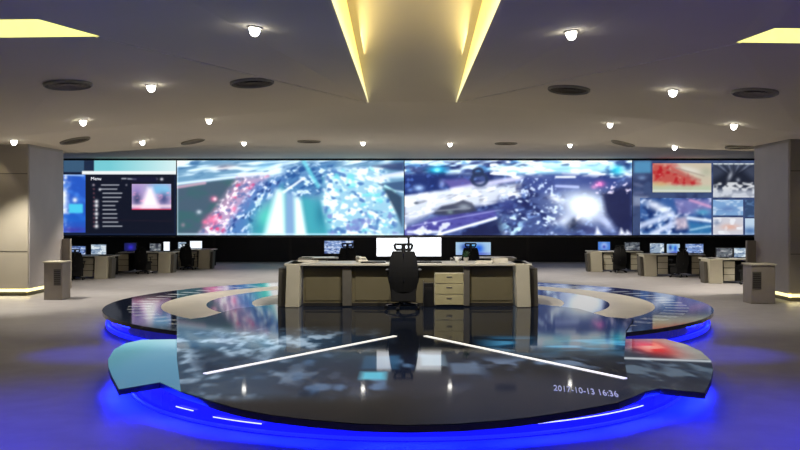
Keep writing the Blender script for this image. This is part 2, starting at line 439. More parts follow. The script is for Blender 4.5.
p.line(122, 178.6, 126, 178.6, .8, (200, 205, 215), .9); p.line(128, 178.8, 136, 179.2, .9, (190, 195, 210), .8)
p.blob(126.5, 185, 1, 1, (130, 130, 140)); p.blob(157, 179, 1, 1, (120, 120, 130)); p.blob(161.8, 179.2, 1.6, 1.4, (230, 230, 240))
p.poly([(132, 177), (157, 177), (157, 182), (132, 182)], (30, 28, 62), .6, 2)
p.line(88, 220, 172, 221, .5, (50, 34, 48), .6)
p.blur(.8).mesh('list_window', PIC, to_wall(-.012), vw)
p = Pic(132, 171.2, 184, 209.8, .5, (170, 150, 190))
p.blob(137, 190, 6, 6, (150, 130, 190), .9); p.blob(158, 189, 9, 7, (110, 180, 220), .9); p.blob(166, 190, 6, 6, (120, 190, 225), .9)
p.blob(137, 199, 4, 6, (40, 50, 90), .85); p.blob(164, 199, 5, 6, (50, 60, 110), .8); p.specks((p.Y > 192) * 1.0, 3, 3, (230, 150, 190), .55, 5, .8, 9)
p.poly([(148, 188), (152, 188), (160, 209), (141, 209)], (250, 235, 245), 1, 5)
p.line(132, 206, 171, 206, 1.8, (240, 215, 225), .7); p.line(132, 209.6, 171, 209.6, .9, (170, 30, 60), 1)
p.blur(1.0).tone(1.08, 4).mesh('news_picture', PIC, to_wall(-.02), vw)

# --- left street feed
p = Pic(177, 403.8, Y0, Y1, ST, (110, 150, 180)); one = np.ones_like(p.X)
top = np.clip((180 - p.Y) / 5, 0, 1)
p.specks(top, 26, 3.2, (225, 245, 252), .42, 5, .95, 1, -.12); p.specks(top, 14, 2.2, (60, 105, 150), .6, 6, .8, 2, -.15)
p.blob(225, 167, 12, 3, (190, 160, 160), .5, -.1); p.blob(265, 166, 10, 3, (120, 180, 215), .7, -.3)
dk = [(176, 186), (215, 180), (246, 178), (240, 192), (222, 212), (204, 236), (176, 236)]
p.poly(dk, (74, 92, 108), .95, 5); p.specks(p.mask(dk), 18, 9, (60, 104, 104), .5, 4, .6, 4)
p.line(176, 184, 262, 173.5, 1.6, (215, 235, 250), .9); p.line(240, 175, 262, 173, 2.4, (225, 245, 255), .9); p.line(176, 187.5, 205, 183, 1.6, (205, 165, 185), .8)
dg = [(238, 178), (268, 176), (262, 188), (224, 236), (198, 236), (216, 208)]
p.poly(dg, (196, 152, 186), .75, 8); m = p.mask(dg)
p.specks(m, 3.5, 2.6, (250, 235, 248), .52, 6, .95, 6, -.6); p.specks(m, 5, 4, (215, 70, 120), .63, 7, .8, 7, -.6); p.specks(m, 4, 3, (90, 110, 160), .62, 7, .8, 8, -.6)
for x, y, r in ((214, 199, 3.5), (212, 220, 6), (234, 209, 3), (205, 222, 3)): p.blob(x, y, r, r * .8, (240, 120, 160), .8)
p.blob(215, 199, 1.6, 1.6, (255, 220, 230)); p.blob(199, 212, 2.5, 2, (210, 220, 230), .8); p.blob(183, 225, 2, 2, (200, 150, 170), .5)
db = [(256, 184), (290, 172), (286, 186), (262, 204), (250, 236), (222, 236), (240, 206)]
p.poly(db, (76, 116, 176), .8, 7); m = p.mask(db)
p.specks(m, 2.6, 4.5, (215, 228, 250), .55, 7, .95, 10, .6); p.specks(m, 3, 5, (34, 60, 120), .6, 7, .8, 12, .6)
tl = [(282, 184), (294, 186), (300, 192), (345, 236), (252, 236)]
p.poly(tl, (74, 158, 170), .9, 6)
p.blob(266, 218, 12, 14, (90, 200, 185), .85, .5); p.blob(256, 228, 8, 8, (60, 140, 160), .7)
p.poly([(276, 190), (284, 190), (286, 236), (264, 236)], (232, 250, 248), .95, 7)
p.poly([(286, 190), (294, 190), (294, 236), (286, 236)], (128, 160, 200), .95, 3)
p.poly([(294, 190), (300, 192), (307, 236), (295, 236)], (238, 252, 252), .95, 5)
p.poly([(302, 195), (322, 200), (336, 236), (309, 236)], (70, 160, 175), .8, 8); p.blob(321, 214, 6, 14, (40, 110, 140), .6)
bx = [(284, 166), (336, 162), (336, 190), (300, 198), (284, 188)]
p.poly(bx, (70, 116, 168), .8, 8); m = p.mask(bx)
p.specks(m, 7, 3, (220, 240, 252), .56, 7, .9, 13, .5); p.specks(m, 8, 2.6, (30, 70, 130), .55, 6, .7, 14, -.5)
p.line(304, 162, 318, 186, 2.5, (110, 200, 215), .8); p.line(284, 192, 304, 178, 1.6, (245, 250, 255), .8); p.line(322, 178, 350, 186, 1.5, (70, 130, 150), .7)
rt = [(326, 170), (384, 166), (394, 200), (398, 236), (330, 236), (322, 200)]
p.poly(rt, (160, 205, 225), .8, 9); m = p.mask(rt)
p.specks(m, 5, 3.6, (240, 252, 252), .46, 6, .95, 15, .3); p.specks(m, 6, 4, (70, 110, 170), .6, 7, .85, 16, .2); p.specks(m, 7, 5, (110, 210, 215), .62, 6, .7, 18)
p.specks(m * (p.Y > 212), 6, 6, (120, 130, 190), .55, 6, .8, 19)
p.poly([(372, 166), (404, 162), (404, 171), (392, 170)], (54, 70, 110), .9, 3); p.line(376, 178, 403, 173, 2.2, (215, 220, 245), .9); p.line(374, 184, 403, 192, 1.2, (190, 220, 235), .9)
p.poly([(378, 184), (404, 181), (404, 191), (390, 190)], (60, 84, 120), .85, 2); p.line(385, 186, 395, 192, 1.6, (180, 235, 240), .9)
p.poly([(383, 188), (392, 190), (402, 197), (402, 226), (397, 214)], (54, 74, 98), .95, 3)
p.line(178, 234, 403, 234.4, .8, (210, 235, 245), .8); p.line(177.4, 161, 177.4, 235, .6, (230, 240, 250), .6)
p.blur(.9).tone(1.22, -16).mesh('left_street_feed', PIC, to_wall(0.0), vw)

# --- right street feed
p = Pic(404.6, 632, Y0, Y1, ST, (70, 84, 130)); one = np.ones_like(p.X)
p.specks(one, 12, 6, (30, 38, 82), .5, 4, .8, 21, .2); p.specks(one, 5, 3, (130, 160, 215), .58, 5, .6, 22, -.2)
top = np.clip((176 - p.Y) / 5, 0, 1)
p.specks(top, 14, 3.5, (215, 240, 250), .36, 5, .95, 23, -.1); p.specks(top, 8, 3, (90, 150, 200), .6, 6, .7, 24); p.blob(437, 170, 9, 4, (40, 190, 225), .85); p.blob(437, 170, 3, 2, (160, 250, 255), .9)
nv = [(404, 174), (436, 174), (470, 178), (470, 186), (440, 190), (404, 196)]
p.poly(nv, (36, 52, 104), .9, 5); p.blob(419, 188, 5, 3, (170, 200, 240), .9); p.blob(410, 190, 3, 2, (110, 140, 200), .8); p.blob(442, 184, 3, 4, (170, 180, 225), .7)
p.poly([(443, 180), (466, 178), (478, 184), (452, 190)], (110, 100, 160), .8, 4); p.specks(p.mask(nv), 4, 3, (90, 120, 190), .6, 6, .7, 25)
p.line(452, 190, 520, 178, 3, (205, 205, 232), .85); p.line(404, 198, 470, 190, 2.5, (225, 230, 240), .85)
wb = [(404, 197), (450, 190), (520, 184), (520, 196), (478, 206), (440, 208), (404, 226)]
p.poly(wb, (205, 212, 222), .92, 5); m = p.mask(wb)
p.specks(m, 9, 4, (250, 252, 252), .5, 6, .9, 26, -.15); p.specks(m, 12, 3, (130, 134, 150), .62, 6, .7, 27, -.2); p.blob(416, 203, 2.5, 1.5, (40, 50, 70), .8)
p.poly([(404, 218), (436, 214), (436, 224), (404, 230)], (110, 125, 165), .6, 5)
for k in range(60):                                                     # ring and dome shapes
    a = k * math.pi / 30; p.blob(479.5 + 7.5 * math.cos(a), 179.5 + 6 * math.sin(a), 1.4, 1.4, (44, 56, 84), .5)
    p.blob(478 + 4.5 * math.cos(a), 172 + 3.5 * math.sin(a), 1.1, 1.1, (44, 56, 84), .5)
p.poly([(433, 214), (442, 206), (456, 203), (463, 200), (472, 203), (477, 211), (455, 216)], (62, 66, 84), .9, 2.4)
p.blob(464, 207, 6, 3, (150, 160, 172), .8); p.line(436, 211, 470, 208, 1, (130, 136, 150), .8); p.blob(450, 212, 3, 2, (130, 150, 150), .7)
p.poly([(404, 229), (436, 217), (494, 210), (497, 216), (450, 230), (404, 236)], (84, 82, 152), .93, 3); p.specks(p.mask([(404, 229), (436, 217), (494, 210), (497, 216), (450, 230)]), 5, 2, (60, 56, 120), .5, 5, .6, 28)
p.line(412, 226, 500, 210, .8, (170, 175, 220), .6)
p.poly([(462, 232), (500, 217), (506, 236), (462, 236)], (34, 40, 76), .92, 3); p.line(440, 234, 496, 218, 1.6, (232, 238, 250), .95); p.line(408, 232, 440, 232, 1.8, (220, 228, 240), .8)
p.specks((p.Y > 222) * (p.X < 450) * 1.0, 5, 4, (225, 232, 242), .56, 7, .8, 29)
mid = [(498, 186), (566, 184), (566, 236), (505, 236)]; m = p.mask(mid, 8)
p.specks(m, 4, 3, (215, 232, 250), .58, 7, .85, 30, .3); p.specks(m, 8, 5, (34, 40, 86), .55, 6, .75, 31, -.3)
p.blob(507, 205, 9, 7, (64, 74, 130), .8); p.specks(np.exp(-((p.X - 512) / 12) ** 2 - ((p.Y - 226) / 8) ** 2), 5, 4, (170, 215, 235), .4, 6, .9, 32)
p.poly([(498, 166), (606, 164), (606, 172), (560, 176), (498, 174)], (170, 225, 240), .8, 5); p.specks((p.Y < 178) * (p.X > 490) * 1.0, 9, 3, (245, 252, 255), .5, 6, .9, 33)
p.poly([(520, 176), (560, 173), (622, 178), (612, 190), (540, 194)], (60, 74, 130), .85, 5); p.line(556, 177, 575, 177, 1.3, (235, 240, 250), .9); p.line(556, 186, 578, 187, 1.6, (180, 190, 235), .8); p.specks((p.X > 518) * (p.X < 556) * (p.Y > 178) * (p.Y < 196) * 1.0, 3, 3, (210, 225, 250), .56, 7, .8, 34)
p.blob(584, 205, 26, 14, (225, 238, 248), .95, .2); p.blob(586, 208, 14, 12, (250, 254, 255), .9); p.blob(564, 222, 12, 7, (215, 225, 240), .85, -.6); p.blob(606, 222, 12, 5, (190, 200, 230), .8, .8); p.blob(556, 199, 8, 3, (235, 242, 250), .8, .4)
p.line(570, 226, 590, 205, 2, (250, 250, 255), .7); p.blob(573, 226, 6, 5, (44, 52, 76), .95); p.blob(574, 221, 2.5, 3, (44, 52, 76), .8); p.blob(590, 231, 8, 4, (70, 76, 120), .8); p.blob(558, 229, 7, 5, (60, 80, 130), .8)
p.poly([(602, 194), (632, 184), (632, 236), (622, 236), (606, 214)], (40, 44, 76), .93, 6); p.specks((p.X > 588) * (p.Y > 182) * (p.Y < 194) * 1.0, 3, 2.5, (225, 215, 235), .55, 7, .85, 35)
p.blob(600, 184, 5, 3, (225, 110, 180), .8); p.blob(594, 187, 3, 2, (225, 150, 200), .7); p.blob(617, 170, 7, 5, (50, 190, 215), .85); p.blob(628, 168, 4, 3, (30, 70, 120), .8)
for x, h in ((598, 8), (622, 7), (628, 5)): p.poly([(x - 3, 235), (x - 1, 235 - h), (x + 4, 235)], (235, 240, 252), .9, 3)
p.blur(.9).tone(1.3, -20).mesh('right_street_feed', PIC, to_wall(0.0), vw)

# --- right mosaic
p = Pic(632.6, 755.5, Y0, Y1, ST, (66, 84, 128))
p.specks(np.ones_like(p.X), 6, 5, (44, 54, 96), .5, 5, .7, 41)
p.poly([(634, 161), (651, 161), (651, 173), (634, 173)], (90, 160, 205), .9, 2); p.blob(642, 178, 4, 2, (140, 170, 215), .8); p.line(635, 184, 642, 186, 1.6, (120, 130, 170), .7); p.line(635, 193, 642, 193, 2, (120, 130, 170), .6)
p.poly([(633, 196), (648, 196), (648, 206), (633, 206)], (190, 200, 225), .6, 3)
p.blur(1.3).tone(.95,0).mesh('mosaic_background', PIC, to_wall(0.0), vw)
p = Pic(652.5, 711.2, 163.3, 192.3, ST, (228, 214, 190))
rp = [(652, 163), (672, 163), (700, 184), (690, 188), (652, 182)]
p.poly(rp, (214, 84, 78), .9, 6); m = p.mask(rp, 8)
p.specks(m, 5, 4, (250, 190, 170), .58, 7, .8, 42); p.specks(m, 4, 4, (200, 20, 34), .5, 6, .8, 43)
p.blob(690, 170, 16, 3, (250, 246, 232), .9, .25); p.line(668, 170, 700, 180, 1.5, (200, 130, 120), .6); p.line(676, 168, 704, 176, .8, (170, 150, 140), .6)
p.poly([(652, 184), (711, 186), (711, 193), (652, 193)], (205, 222, 190), .9, 4); p.blob(660, 184, 9, 2.5, (240, 190, 120), .6); p.line(653, 190.5, 711, 191, 1, (245, 250, 245), .8); p.blob(706, 172, 6, 5, (190, 195, 170), .7)
p.blur(.8).tone(.9, 0).mesh('red_picture', PIC, to_wall(-.012), vw)
p = Pic(713, 755.5, 163.3, 197.5, ST, (66, 74, 96))
p.line(713, 163.6, 756, 163.6, 1.2, (240, 250, 252), 1)
for k in range(9): p.line(733, 177, 712 + 5.4 * k, 164, .8, (150, 160, 184) if k % 2 else (40, 46, 66), .7)
p.poly([(713, 180), (728, 170), (742, 170), (756, 182), (756, 188), (713, 186)], (26, 30, 44), .75, 6); p.blob(730, 176, 2, 5, (200, 206, 220), .8, .4); p.blob(738, 180, 2, 2, (190, 196, 210), .8)
p.specks((p.Y > 182) * 1.0, 5, 3, (245, 248, 252), .4, 6, .95, 44); p.poly([(713, 190), (756, 190), (756, 198), (713, 198)], (215, 222, 236), .75, 4)
p.blur(.8).tone(.92, 0).mesh('tunnel_picture', PIC, to_wall(-.012), vw)
p = Pic(640, 711.2, 198, 234.6, ST, (64, 96, 150)); one = np.ones_like(p.X)
p.specks(one, 9, 5, (30, 50, 100), .5, 5, .8, 45, .4); p.blob(654, 205, 10, 4, (225, 230, 245), .9, .3); p.blob(663, 210, 7, 3, (250, 250, 252), .9, .2)
p.line(640, 226, 672, 214, 3.5, (215, 224, 245), .8); p.line(652, 234, 676, 222, 3, (225, 230, 248), .8); p.line(672, 214, 668, 234, 2, (190, 205, 240), .7)
p.specks(one, 4, 3, (225, 235, 252), .62, 7, .8, 46, -.4)
p.poly([(674, 199), (711, 199), (711, 214), (678, 214)], (140, 130, 180), .7, 4); p.line(690, 200, 711, 207, 1.6, (215, 160, 195), .8); p.blob(703, 212, 8, 3, (80, 160, 190), .8)
p.poly([(676, 218), (686, 216), (690, 228), (676, 230)], (205, 185, 195), .75, 4); p.line(688, 218, 711, 221, 2, (230, 240, 250), .9); p.poly([(688, 222), (711, 224), (711, 234), (690, 234)], (60, 120, 165), .8, 4); p.line(690, 230, 711, 226, 1, (210, 235, 245), .7)
p.line(640, 234.3, 711, 234.3, .8, (205, 225, 240), .8)
p.blur(1.3).tone(1.2, -22).mesh('map_picture', PIC, to_wall(-.012), vw)
p = Pic(713, 743, 199.8, 216, ST, (128, 168, 214)); p.specks(np.ones_like(p.X), 7, 4, (205, 225, 245), .5, 5, .8, 47); p.blob(728, 209, 8, 3, (80, 110, 170), .6); p.line(713, 216, 743, 216, 1, (40, 60, 100), .8)
p.mesh('pale_blue_picture', PIC, to_wall(-.012), vw)
p = Pic(713, 743, 217.4, 234.6, ST, (206, 206, 216)); p.blob(730, 227, 9, 3, (225, 170, 150), .8); p.blob(716, 222, 4, 3, (90, 110, 150), .7); p.specks(np.ones_like(p.X), 6, 4, (240, 244, 250), .5, 5, .8, 48)
p.mesh('pale_pink_picture', PIC, to_wall(-.012), vw)
p = Pic(745, 755.5, 199.8, 217, ST, (54, 76, 112)); p.specks(np.ones_like(p.X), 5, 3, (90, 120, 160), .5, 5, .8, 49)
p.mesh('dark_blue_picture', PIC, to_wall(-.012), vw)
p = Pic(745, 755.5, 218.4, 234.6, ST, (190, 212, 232)); p.blob(750, 231, 8, 4, (60, 100, 160), .8)
p.mesh('grey_sky_picture', PIC, to_wall(-.012), vw)

def text_mesh(name, body, size, m, parent, loc, rot, sy=1.0, extrude=0.002):
    cu = bpy.data.curves.new(name, 'FONT'); cu.body = body; cu.size = size; cu.extrude = extrude; cu.resolution_u = 3
    tmp = bpy.data.objects.new('tmp', cu); COL.objects.link(tmp)
    dg = bpy.context.evaluated_depsgraph_get()
    me = bpy.data.meshes.new_from_object(tmp.evaluated_get(dg)); bpy.data.objects.remove(tmp)
    me.materials.clear(); me.materials.append(m)
    o = bpy.data.objects.new(name, me); COL.objects.link(o); o.parent = parent
    o.location = loc; o.rotation_euler = rot; o.scale = (1, sy, 1)
    return o
text_mesh('window_title', 'Menu', .19, M['ui_text'], vw, (gx(91, VY), -.03, gz(180.2, VY)), (math.pi / 2, 0, 0))

# ================================================================== circular stage
SC, SR = 17.15, 5.52
st = thing('circular_stage', 'round raised stage with glossy black deck, beige ring and blue glowing rim', 'stage', (0, SC, 0))
def circ(r, n=96, a0=0.0, a1=2 * math.pi, c=(0, 0)):
    return [(c[0] + r * math.cos(a0 + (a1 - a0) * k / n), c[1] + r * math.sin(a0 + (a1 - a0) * k / n)) for k in range(n)]
def ring(r0, r1, z0, z1, n=96):
    m = MB(); a = circ(r0, n); b = circ(r1, n)
    vs = [(x, y, z) for z in (z0, z1) for pts in (a, b) for x, y in pts]
    fs = []
    for k in range(n):
        j = (k + 1) % n
        fs += [(2 * n + k, 3 * n + k, 3 * n + j, 2 * n + j), (n + k, n + j, 3 * n + j, 3 * n + k), (j, k, 2 * n + k, 2 * n + j), (k, j, n + j, n + k)]
    return m.add(vs, fs)
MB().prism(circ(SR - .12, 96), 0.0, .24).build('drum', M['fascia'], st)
# outer ring: black glass with pale bars (procedural, by angle)
mo = mat('outer_ring_glass', (6, 7, 10), 0.06, ior=1.7)
nt = mo.node_tree; b = nt.nodes['Principled BSDF']
tc = nt.nodes.new('ShaderNodeTexCoord'); gr = nt.nodes.new('ShaderNodeTexGradient'); gr.gradient_type = 'RADIAL'
nt.links.new(tc.outputs['Object'], gr.inputs['Vector'])
def math_n(op, a, bv=None):
    n = nt.nodes.new('ShaderNodeMath'); n.operation = op
    nt.links.new(a, n.inputs[0])
    if bv is not None:
        if hasattr(bv, 'links'): nt.links.new(bv, n.inputs[1])
        else: n.inputs[1].default_value = bv
    return n.outputs[0]
fr_ = math_n('FRACT', math_n('MULTIPLY', gr.outputs['Fac'], 64.0))
ln = nt.nodes.new('ShaderNodeVectorMath'); ln.operation = 'LENGTH'; nt.links.new(tc.outputs['Object'], ln.inputs[0])
inr = math_n('MULTIPLY', math_n('GREATER_THAN', ln.outputs['Value'], 4.72), math_n('LESS_THAN', ln.outputs['Value'], 5.12))
bar = math_n('MULTIPLY', math_n('LESS_THAN', fr_, 0.42), inr)
mx = nt.nodes.new('ShaderNodeMix'); mx.data_type = 'RGBA'
nt.links.new(bar, mx.inputs['Factor']); mx.inputs['A'].default_value = (.004, .005, .008, 1); mx.inputs['B'].default_value = (.62, .66, .7, 1)
nt.links.new(mx.outputs['Result'], b.inputs['Base Color'])
ring(4.54, SR, .24, PZ).build('outer_ring', mo, st)
ring(3.75, 4.54, .24, PZ).build('beige_ring', M['stone'], st)
ring(2.93, 3.75, .24, PZ).build('inner_ring', M['black_gloss'], st)
MB().prism(circ(2.93, 72), .24, PZ).build('centre_disc', M['stone'], st)
ring(SR - .11, SR - .06, .03, .09).build('rim_light', M['blue_led'], st)
# front deck (centre slab and two wings), drawn in world coordinates
def W(pts): return [(x, y - SC) for x, y in pts]
def PW(pts): return [(gx(a, gd(b, PZ)), gd(b, PZ)) for a, b in pts]
front = PW([(181, 392.7), (200, 398.5), (220, 405), (240, 410.5), (272, 416.5), (310, 421), (358, 425), (408, 426.5), (460, 425), (510, 421), (542, 417), (570, 412.5), (596, 408), (619, 403.5), (631, 398.8)])
slab = front + [(2.45, 10.2), (3.05, 12.6), (3.52, 14.0), (3.16, 14.35), (2.95, 15.6), (2.35, 16.4), (-2.35, 16.4), (-2.98, 15.6), (-3.22, 14.3), (-3.40, 14.05), (-3.62, 14.1), (-3.03, 11.8), (-2.62, 10.2)]
wl = [front[0], (-2.62, 10.2), (-3.03, 11.8)] + PW([(142, 340.3), (125, 344), (114, 350), (108, 360), (108.5, 368), (112, 377), (119, 390), (160, 383)])
wr = PW([(631, 398.8), (646, 392), (660, 389), (705, 393.5), (711, 380), (713, 370), (711, 361), (701, 352), (686, 345), (665, 339.5)]) + [(2.86, 11.83), (2.45, 10.2)]
# drum of the front deck
dr = circ(3.2, 72, c=(0, 10.88 - SC))
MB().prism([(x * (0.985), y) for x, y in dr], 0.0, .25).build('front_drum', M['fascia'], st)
# deck glass: fine grid clipped to the outline, painted reflections as glowing colour attribute
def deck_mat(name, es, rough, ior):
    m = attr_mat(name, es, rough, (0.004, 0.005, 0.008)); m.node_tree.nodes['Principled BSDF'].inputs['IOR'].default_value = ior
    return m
DECK = deck_mat('painted_reflection_glass', 1.0, 0.05, 1.12)
def deck_panel(name, outline, z0, z1, paint, step=0.05):
    xs = [q[0] for q in outline]; ys = [q[1] for q in outline]
    pts = []; edges = []
    for i, q in enumerate(outline):
        r = outline[(i + 1) % len(outline)]; L = math.dist(q, r); n = max(1, int(L / step))
        for k in range(n): pts.append((q[0] + (r[0] - q[0]) * k / n, q[1] + (r[1] - q[1]) * k / n))
    nb = len(pts); edges = [(i, (i + 1) % nb) for i in range(nb)]
    y = min(ys) + step
    while y < max(ys):
        x = min(xs) + step / 2
        while x < max(xs):
            if inpoly((x, y), outline): pts.append((x, y))
            x += step * .8
        y += step
    r = delaunay_2d_cdt([Vector(q) for q in pts], edges, [], 1, 1e-5)
    V = r[0]; X = np.array([v.x for v in V]); Y = np.array([v.y for v in V])
    px = HX + X * F / Y; py = HY + (CZ - z1) * F / Y
    C = paint(X, Y)
    me = bpy.data.meshes.new(name)
    bot = len(V)
    me.from_pydata([(v.x, v.y - SC, z1) for v in V], [], [tuple(f) for f in r[2]])
    c = np.clip(C / 255, 0, 1); lin = np.where(c <= 0.04045, c / 12.92, ((c + 0.055) / 1.055) ** 2.4)
    at = me.color_attributes.new('pic', 'FLOAT_COLOR', 'POINT')
    at.data.foreach_set('color', np.concatenate([lin, np.ones((len(V), 1))], 1).ravel().astype(np.float32))
    me.materials.append(DECK)
    o = bpy.data.objects.new(name, me); COL.objects.link(o); o.parent = st
    return o
def lerpc(C, a, col):
    a = np.clip(a, 0, 1)[:, None]; return C * (1 - a) + np.array(col, float) * a
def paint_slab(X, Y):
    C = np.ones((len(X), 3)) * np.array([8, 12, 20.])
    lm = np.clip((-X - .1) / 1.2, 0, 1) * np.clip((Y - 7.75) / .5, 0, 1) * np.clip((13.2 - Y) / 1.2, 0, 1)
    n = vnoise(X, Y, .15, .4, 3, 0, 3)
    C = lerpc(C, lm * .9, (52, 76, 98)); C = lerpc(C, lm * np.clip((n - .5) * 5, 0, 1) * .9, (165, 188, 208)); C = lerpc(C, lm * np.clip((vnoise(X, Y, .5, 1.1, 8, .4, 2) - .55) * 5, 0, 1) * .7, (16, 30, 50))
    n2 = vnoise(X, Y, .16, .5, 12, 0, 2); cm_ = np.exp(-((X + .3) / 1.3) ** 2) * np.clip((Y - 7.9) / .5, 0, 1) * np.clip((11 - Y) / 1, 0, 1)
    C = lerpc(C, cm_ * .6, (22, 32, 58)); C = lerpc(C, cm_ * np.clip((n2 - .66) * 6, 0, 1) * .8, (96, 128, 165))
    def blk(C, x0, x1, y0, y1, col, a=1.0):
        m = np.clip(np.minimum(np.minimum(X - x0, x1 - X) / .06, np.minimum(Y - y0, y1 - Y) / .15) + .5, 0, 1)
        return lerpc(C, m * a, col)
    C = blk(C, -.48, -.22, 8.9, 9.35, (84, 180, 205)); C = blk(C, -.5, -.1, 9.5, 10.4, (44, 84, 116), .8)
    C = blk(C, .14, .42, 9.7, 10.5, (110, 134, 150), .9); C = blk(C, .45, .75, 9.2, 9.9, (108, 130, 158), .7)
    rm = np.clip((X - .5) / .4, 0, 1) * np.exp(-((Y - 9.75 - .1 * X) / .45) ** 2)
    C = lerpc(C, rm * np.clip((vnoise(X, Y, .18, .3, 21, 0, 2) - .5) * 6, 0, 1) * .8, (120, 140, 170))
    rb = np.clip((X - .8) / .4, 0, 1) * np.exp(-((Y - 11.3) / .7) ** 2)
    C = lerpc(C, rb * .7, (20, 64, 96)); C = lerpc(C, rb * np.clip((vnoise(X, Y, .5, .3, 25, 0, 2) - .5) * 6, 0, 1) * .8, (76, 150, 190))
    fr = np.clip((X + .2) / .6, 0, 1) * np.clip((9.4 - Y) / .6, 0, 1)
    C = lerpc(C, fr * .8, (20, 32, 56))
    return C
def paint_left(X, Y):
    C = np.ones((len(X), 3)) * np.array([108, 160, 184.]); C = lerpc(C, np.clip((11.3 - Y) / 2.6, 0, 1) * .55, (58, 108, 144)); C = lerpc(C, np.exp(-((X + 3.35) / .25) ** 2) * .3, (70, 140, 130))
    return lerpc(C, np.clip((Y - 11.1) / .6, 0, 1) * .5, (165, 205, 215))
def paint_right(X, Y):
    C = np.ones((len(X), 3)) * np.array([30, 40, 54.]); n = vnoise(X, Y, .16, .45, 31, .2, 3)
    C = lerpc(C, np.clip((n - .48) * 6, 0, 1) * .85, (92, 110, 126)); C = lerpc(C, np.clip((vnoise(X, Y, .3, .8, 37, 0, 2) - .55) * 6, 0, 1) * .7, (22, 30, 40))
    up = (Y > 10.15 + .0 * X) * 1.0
    C = lerpc(C, up * np.clip((X - 2.95) / .2, 0, 1) * .8, (160, 160, 150)); C = lerpc(C, up * np.exp(-((X - 2.98) / .25) ** 2 - ((Y - 11.1) / .7) ** 2), (230, 44, 40))  # painted reflection of the red wall picture
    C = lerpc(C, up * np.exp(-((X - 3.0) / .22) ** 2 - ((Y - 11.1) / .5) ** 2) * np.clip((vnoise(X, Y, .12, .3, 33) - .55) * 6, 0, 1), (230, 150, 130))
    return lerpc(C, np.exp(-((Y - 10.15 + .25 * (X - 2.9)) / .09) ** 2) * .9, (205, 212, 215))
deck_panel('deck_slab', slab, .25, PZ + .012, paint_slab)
deck_panel('deck_wing', wl, .25, PZ + .008, paint_left)['label'] = 'left wing of the deck with a painted pale blue reflection'
deck_panel('deck_wing', wr, .25, PZ + .008, paint_right)['label'] = 'right wing of the deck with a painted dark mottled reflection'
# dark nosing under the deck edges
for nm, outl in (('slab_nosing', slab), ('wing_nosing', wl), ('wing_nosing', wr)):
    MB().prism([(x, y) for x, y in W(outl)], .25, PZ + .002).build(nm, M['edge'], st)
# LED strips let into the deck
def strip(name, a, b, w, z):
    a = Vector((a[0], a[1] - SC)); b = Vector((b[0], b[1] - SC)); n = (b - a).normalized(); n = Vector((-n.y, n.x)) * w / 2
    return MB().prism([tuple(a - n), tuple(b - n), tuple(b + n), tuple(a + n)], z, z + .008).build(name, M['strip'], st)
strip('light_strip', (-2.08, 9.22), (-.17, 12.07), .055, PZ + .012)
strip('light_strip', (2.16, 8.95), (.23, 12.07), .055, PZ + .012)
# blue tubes at the foot of the front drum and short glowing strips painting white reflections on it
def arc_pts(r, a0, a1, n, c=(0, 10.88)):
    return [(c[0] + r * math.cos(a0 + (a1 - a0) * k / n), c[1] + r * math.sin(a0 + (a1 - a0) * k / n)) for k in range(n + 1)]
bl = MB()
ap = arc_pts(3.2, math.radians(165), math.radians(375), 60)
for k in range(60):
    if (ap[k][1] > 12.2): continue
    bl.tube((ap[k][0], ap[k][1] - SC, .03), (ap[k + 1][0], ap[k + 1][1] - SC, .03), .018, n=6)
bl.build('foot_light', M['blue_led'], st)
for a0, a1, z in ((226, 231, .12), (236, 246, .10), (291, 315, .12)):
    m = MB(); q = arc_pts(3.225, math.radians(a0), math.radians(a1), 10)
    for k in range(10): m.tube((q[k][0] * .985, q[k][1] - SC, z), (q[k + 1][0] * .985, q[k + 1][1] - SC, z), .005, n=6)
    m.build('reflection_streak', M['strip'], st)
tx = text_mesh('reflected_lettering', '2017-10-13 16:36', .095, M['text'], st, (0, 0, 0), (0, 0, 0))  # glowing text standing in for a reflected timestamp
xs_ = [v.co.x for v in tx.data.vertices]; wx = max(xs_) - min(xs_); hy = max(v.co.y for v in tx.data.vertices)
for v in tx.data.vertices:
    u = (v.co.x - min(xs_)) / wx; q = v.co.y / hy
    v.co = Vector((1.35 + .535 * u + .04 * q, 8.34 - .30 * u + q * .26 - SC, PZ + .016 + v.co.z))

